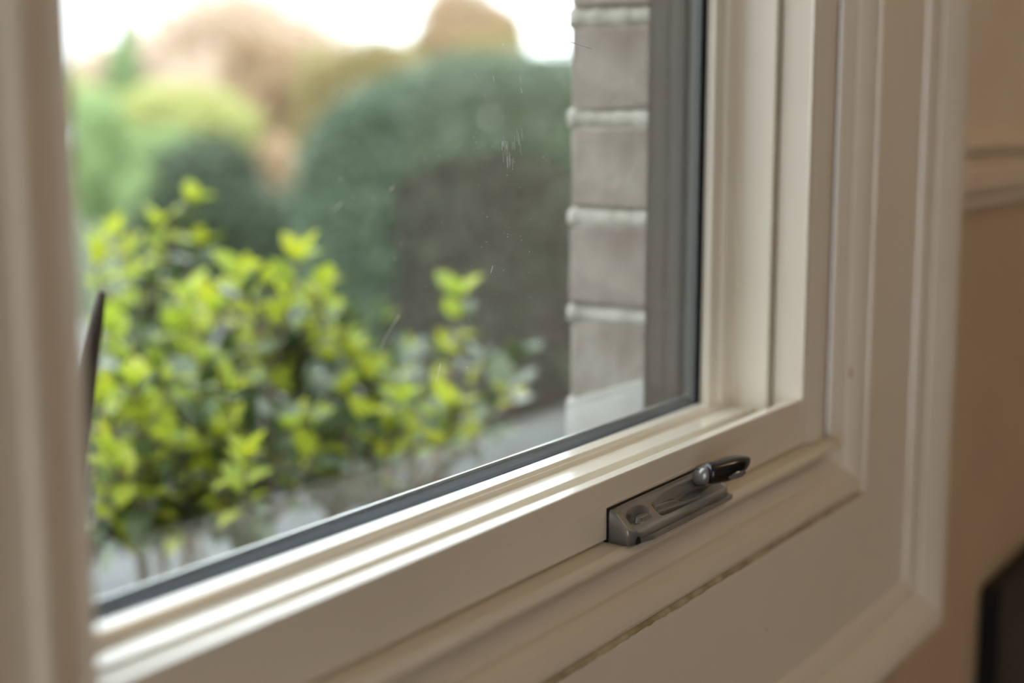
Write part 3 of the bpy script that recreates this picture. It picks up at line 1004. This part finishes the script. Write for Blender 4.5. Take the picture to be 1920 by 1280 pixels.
mk('inner_twigs', v, f, M['twig_haze'], hedge)['kind'] = 'stuff'
for k in range(7):
    a = HL + 0.35 + k * 0.30
    p = hp + hx * a + hd * r.uniform(-0.15, 0.15)
    c = Vector((p.x, p.y, GZ)) - HO
    v, f = tube_data([c, c + Vector((0.03, 0.02, 0.5)), c + Vector((-0.02, 0.05, 1.1))], [0.035, 0.028, 0.012], 7)
    mk('trunk', v, f, M['bark_dark'], hedge, True)

plant('conifer', 'slender soft green conifer tip rising at the upper left', 'tree',
      [blob(232, 150, 13, 34, 70), blob(238, 70, 13, 17, 55), blob(222, 240, 13, 60, 70)], 5000, 0.07, M['pale_green'], 21)
plant('yellow_shrub', 'yellow-green shrub in bright young leaf beside the conifer', 'shrub',
      [blob(330, 215, 11, 100, 55), blob(410, 230, 11, 70, 55), blob(250, 260, 11, 80, 60)], 9000, 0.06, M['yellow_green'], 22, lump=0.5)
plant('green_shrub', 'mid green shrub at the left edge of the glass', 'shrub',
      [blob(190, 260, 10, 60, 80), blob(215, 340, 10, 90, 80), blob(330, 300, 10, 90, 60)], 9000, 0.06, M['mid_green'], 23, lump=0.45, second=(M['dark_green'], lambda p: mnoise.noise(p * 1.8) > 0.28))
plant('dark_shrub', 'dark green evergreen shrub left of the hedge', 'shrub',
      [blob(330, 400, 8.8, 120, 110), blob(465, 455, 8.8, 110, 105), blob(400, 330, 9.2, 90, 70), blob(540, 460, 8.4, 80, 110)], 16000, 0.05, M['dark_green'], 24, lump=0.45, second=(M['mid_green'], lambda p: mnoise.noise(p * 1.6 + Vector((1, 7, 2))) > 0.28))
plant('copper_bush', 'peach-coloured copper beech bush behind the dark shrub', 'shrub',
      [blob(500, 200, 14, 70, 110), blob(560, 160, 14, 70, 90), blob(520, 335, 12.0, 48, 75), blob(470, 130, 14, 50, 70)], 11000, 0.075, M['peach'], 25, thick=0.6, second=(M['dark_green'], lambda p: mnoise.noise(p * 1.9) > 0.30))
plant('tan_shrub', 'tan and olive autumn shrub above the left end of the hedge', 'shrub',
      [blob(640, 170, 13, 80, 90), blob(700, 130, 13, 60, 60), blob(610, 260, 13, 60, 80)], 9000, 0.07, M['tan'], 26, thick=0.6, second=(M['mid_green'], lambda p: mnoise.noise(p * 1.7 + Vector((3, 1, 0))) > 0.25))
plant('tan_tree', 'tan-leaved tree crown rising over the middle of the hedge', 'tree',
      [blob(860, 40, 17, 80, 70), blob(930, 60, 17, 60, 55), blob(820, 90, 17, 60, 50)], 9000, 0.08, M['peach'], 27, thick=0.6, second=(M['tan'], lambda p: mnoise.noise(p * 1.3) > 0.05))
plant('tan_olive_bush', 'olive bush just behind the hedge top', 'shrub',
      [blob(760, 130, 16, 60, 40), blob(900, 95, 16, 60, 35)], 4000, 0.07, M['tan'], 28, thick=0.6)
plant('hazy_tree', 'pale peach tree far behind the garden, haze put into its leaf colour', 'tree',
      [blob(440, 45, 32, 140, 85), blob(570, 95, 32, 110, 65), blob(320, 120, 32, 120, 75), blob(180, 150, 32, 90, 70), blob(420, 160, 30, 120, 60)], 12000, 0.20, M['pale'], 29, thick=0.7, trunk=0.12)

plant('far_thicket', 'pale olive thicket along the far left side of the garden', 'shrub',
      [blob(60, 190, 24, 130, 70), blob(-120, 200, 24, 150, 80), blob(-330, 190, 24, 170, 90), blob(200, 215, 24, 90, 50)], 9000, 0.13, M['yellow_green'], 41, thick=0.6, trunk=0.06,
      second=(M['mid_green'], lambda p: mnoise.noise(p * 0.9) > 0.1))

# near shrub: stems and leaves outside the sill
shrub = tag(empty('garden_shrub', tuple(Vector((at(480, 800, 1.6).x, at(480, 800, 1.6).y, GZ)))), 'leafy shrub with lime young leaves just outside the window', 'shrub')
SO2 = Vector(shrub.location)


def leaf_mesh(name, l, w, mat, fold=0.18, curl=0.15):
    V = []
    prof = [(0, 0.03), (0.18, 0.62), (0.42, 1.0), (0.68, 0.82), (0.88, 0.38), (1.0, 0.02)]
    for t, ww in prof:
        zc = curl * l * (t - t * t * 1.6)
        for sgn in (-1, 0, 1):
            V.append((t * l, sgn * ww * w * 0.5, zc + abs(sgn) * ww * w * 0.5 * fold))
    Fc = []
    for i in range(len(prof) - 1):
        for k in range(2):
            Fc.append((3 * i + k, 3 * i + k + 1, 3 * i + 4 + k, 3 * i + 3 + k))
    me = bpy.data.meshes.new(name)
    me.from_pydata(V, [], Fc)
    me.materials.append(mat)
    for p in me.polygons: p.use_smooth = True
    me.update()
    return me


LIME = [leaf_mesh('leaf', 0.036, 0.023, M['lime']), leaf_mesh('leaf', 0.030, 0.018, M['lime'], 0.3, 0.3)]
GREEN = [leaf_mesh('leaf', 0.040, 0.026, M['leaf_green'], 0.12, 0.1), leaf_mesh('leaf', 0.034, 0.022, M['leaf_green'], 0.2, 0.25)]
# stem tips (image place, distance), how many leaf whorls, share of lime leaves
tips = [(178, 470, 1.75, 0.9), (214, 445, 1.8, 0.9), (300, 425, 1.75, 0.9), (362, 380, 1.75, 0.8), (250, 480, 1.9, 0.7),
        (352, 560, 1.6, 0.9), (400, 585, 1.55, 1.0), (330, 620, 1.6, 0.7), (455, 520, 1.5, 1.0), (500, 535, 1.5, 1.0), (562, 490, 1.5, 1.0), (602, 540, 1.5, 1.0), (540, 560, 1.55, 0.9),
        (640, 620, 1.6, 0.8), (680, 640, 1.7, 0.5), (720, 610, 1.9, 0.4), (770, 660, 1.8, 0.3), (860, 556, 1.55, 1.0), (835, 660, 1.6, 0.4), (905, 690, 1.6, 0.3), (972, 680, 1.55, 0.1), (940, 740, 1.45, 0.7),
        (200, 620, 1.5, 0.5), (230, 680, 1.5, 0.5), (280, 660, 1.6, 0.5), (190, 750, 1.35, 0.9), (250, 730, 1.4, 0.8), (320, 720, 1.45, 0.8), (390, 690, 1.5, 0.5), (450, 640, 1.6, 0.4), (430, 740, 1.4, 0.6),
        (520, 680, 1.6, 0.3), (580, 650, 1.65, 0.3), (560, 740, 1.5, 0.15), (640, 740, 1.5, 0.4), (620, 690, 1.6, 0.2), (700, 720, 1.55, 0.4), (760, 760, 1.45, 0.8), (800, 740, 1.5, 0.5), (850, 770, 1.4, 0.7),
        (200, 850, 1.3, 0.9), (300, 830, 1.35, 0.7), (460, 860, 1.3, 0.9), (380, 800, 1.4, 0.4), (520, 810, 1.4, 0.1), (600, 820, 1.4, 0.2), (700, 800, 1.4, 0.4), (480, 780, 1.5, 0.1), (350, 760, 1.55, 0.2),
        (215, 880, 1.35, 0.9), (290, 870, 1.4, 0.5), (350, 850, 1.4, 0.8), (430, 860, 1.4, 0.7), (640, 800, 1.4, 0.4), (560, 790, 1.45, 0.7), (410, 830, 1.4, 0.8), (270, 790, 1.4, 0.9),
        (350, 650, 1.7, 0.7), (240, 590, 1.75, 0.6), (490, 610, 1.6, 0.8), (590, 600, 1.6, 0.7), (660, 670, 1.6, 0.6), (740, 700, 1.6, 0.5), (300, 560, 1.8, 0.6), (820, 790, 1.4, 0.7), (730, 810, 1.4, 0.9)]
all_leaves = []
r = random.Random(11)
# side shoots a little lower and behind each tip
rs = random.Random(5)
tips += [(u + rs.uniform(-55, 55), v + rs.uniform(25, 85), dep + rs.uniform(-0.05, 0.3), lf * 0.75) for (u, v, dep, lf) in list(tips) if v < 800 and not (840 < u)]
# the branches grow from a few canes, each forking below its group of tips
tp_pos = [at(u, v, dep) for (u, v, dep, lf) in tips]
centres = [tp_pos[i].copy() for i in range(0, len(tips), 9)]
for _ in range(8):
    groups = [[] for _ in centres]
    for i, p in enumerate(tp_pos):
        groups[min(range(len(centres)), key=lambda k: (p - centres[k]).length)].append(i)
    centres = [sum((tp_pos[i] for i in g), Vector()) / len(g) if g else c for g, c in zip(groups, centres)]
fork_of = {}
for g, c in zip(groups, centres):
    if not g: continue
    zf = min(tp_pos[i].z for i in g) - 0.07
    fk = Vector((c.x + r.uniform(-.03, .03), max(0.36, c.y + r.uniform(-.05, .05)), max(0.62, zf)))
    root = Vector((fk.x + r.uniform(-.16, .16), max(0.34, fk.y + r.uniform(-.15, .1)), GZ))
    bow = Vector((r.uniform(-.07, .07), r.uniform(-.02, .05), 0))
    pts = [root.lerp(fk, k / 6) + bow * math.sin(math.pi * k / 6) for k in range(7)]
    vv, ff = tube_data([p - SO2 for p in pts], [0.0095, 0.0088, 0.008, 0.0075, 0.007, 0.0065, 0.006], 7)
    mk('cane', vv, ff, M['bark'], shrub, True)
    for i in g: fork_of[i] = fk
for ti, (u, v, dep, lf) in enumerate(tips):
    tip = tp_pos[ti]
    root = fork_of[ti]
    side = Vector((r.uniform(-.03, .03), r.uniform(-.03, .03), 0))
    pts = []
    for k in range(7):
        t = k / 6
        p = root.lerp(tip, t) + side * math.sin(math.pi * t) - Vector((0, 0, 0.02 * math.sin(math.pi * t)))
        p.y = max(p.y, 0.27)
        pts.append(p)
    vv, ff = tube_data([p - SO2 for p in pts], [0.0055, 0.005, 0.0045, 0.004, 0.0034, 0.0025, 0.0014], 6)
    mk('stem', vv, ff, M['bark'], shrub, True)
    # leaves along the top part of the stem
    s = 0.0
    L = sum((pts[k + 1] - pts[k]).length for k in range(6))
    ang = r.uniform(0, 6)
    while s < min(0.32, L * 0.95):
        t = 1 - s / L
        k = min(5, int(t * 6))
        p = pts[k].lerp(pts[k + 1], t * 6 - k)
        ax = (pts[k + 1] - pts[k]).normalized()
        for h in range(2 if s > 0.004 else 4):
            an = ang + h * (math.pi if s > 0.004 else math.pi / 2)
            e1 = ax.cross(Vector((0.2, 1, 0.1))).normalized()
            e2 = ax.cross(e1)
            dirv = (e1 * math.cos(an) + e2 * math.sin(an)) * 0.9 + ax * (0.95 if s < 0.03 else 0.35)
            if p.z < CAMZ - 0.395 * (p.y + D) and r.random() < 0.88: continue   # crown thins out at its base
            young = r.random() < lf * max(0.12, 1.05 - s * 5.5)
            all_leaves.append((p, dirv.normalized(), young, r.uniform(0.75, 1.25)))
        ang += 1.57 + r.uniform(-.3, .3)
        s += r.uniform(0.014, 0.024)


def leaf_matrix(p, d, sc, r):
    upv = Vector((r.uniform(-.4, .4), r.uniform(-.4, .4), 1.0))
    y = upv.cross(d).normalized()
    z = d.cross(y).normalized()
    m = Matrix((d * sc, y * sc, z * sc)).transposed().to_4x4()
    m.translation = p
    return m


order = sorted(range(len(all_leaves)), key=lambda i: (all_leaves[i][0] - CAM).length)
near = set(order[:300])
stuffV = {True: [], False: []}
stuffF = {True: [], False: []}
for i, (p, d, young, sc) in enumerate(all_leaves):
    me = (LIME if young else GREEN)[i % 2]
    m = leaf_matrix(p - SO2, d, sc, r)
    if i in near:
        o = bpy.data.objects.new('leaf', me)
        o.parent = shrub
        o.matrix_local = m
        col.objects.link(o)
    else:
        n0 = len(stuffV[young])
        stuffV[young] += [m @ v.co for v in me.vertices]
        stuffF[young] += [tuple(n0 + q for q in pl.vertices) for pl in me.polygons]
for young in (True, False):
    if stuffV[young]:
        o = mk('leaf_mass', stuffV[young], stuffF[young], M['lime'] if young else M['leaf_green'], shrub, True)
        o['kind'] = 'stuff'

# low dark ground cover in the bed beyond the terrace
plant('ground_cover', 'low dark ground cover plants in the bed beyond the terrace', 'plant',
      [(2.2, ty1 + 0.75, 0.10, 0.7, 0.5, 0.22), (3.3, ty1 + 0.85, 0.12, 0.8, 0.55, 0.24), (1.2, ty1 + 0.9, 0.12, 0.8, 0.6, 0.26), (2.7, ty1 + 1.5, 0.15, 0.9, 0.5, 0.3)], 8000, 0.04, M['dark_green'], 31, trunk=0.012)
# dark stake close to the left stile
tp = at(192, 546, 1.02)
bt = at(158, 720, 1.045)
dirn = (bt - tp)
foot = tp + dirn * ((tp.z - GZ) / (tp.z - bt.z))
v, f = tube_data([foot - Vector((foot.x, foot.y, GZ)), tp.lerp(foot, 0.5) - Vector((foot.x, foot.y, GZ)), tp.lerp(foot, 0.07) - Vector((foot.x, foot.y, GZ)), tp.lerp(foot, 0.02) - Vector((foot.x, foot.y, GZ)), tp - Vector((foot.x, foot.y, GZ))], [0.020, 0.016, 0.0095, 0.0055, 0.003], 8)
stk = mk('garden_stake', v, f, M['bark_dark'], None, True)
stk.location = (foot.x, foot.y, GZ)
tag(stk, 'thin dark brown stake leaning beside the left stile', 'stake')
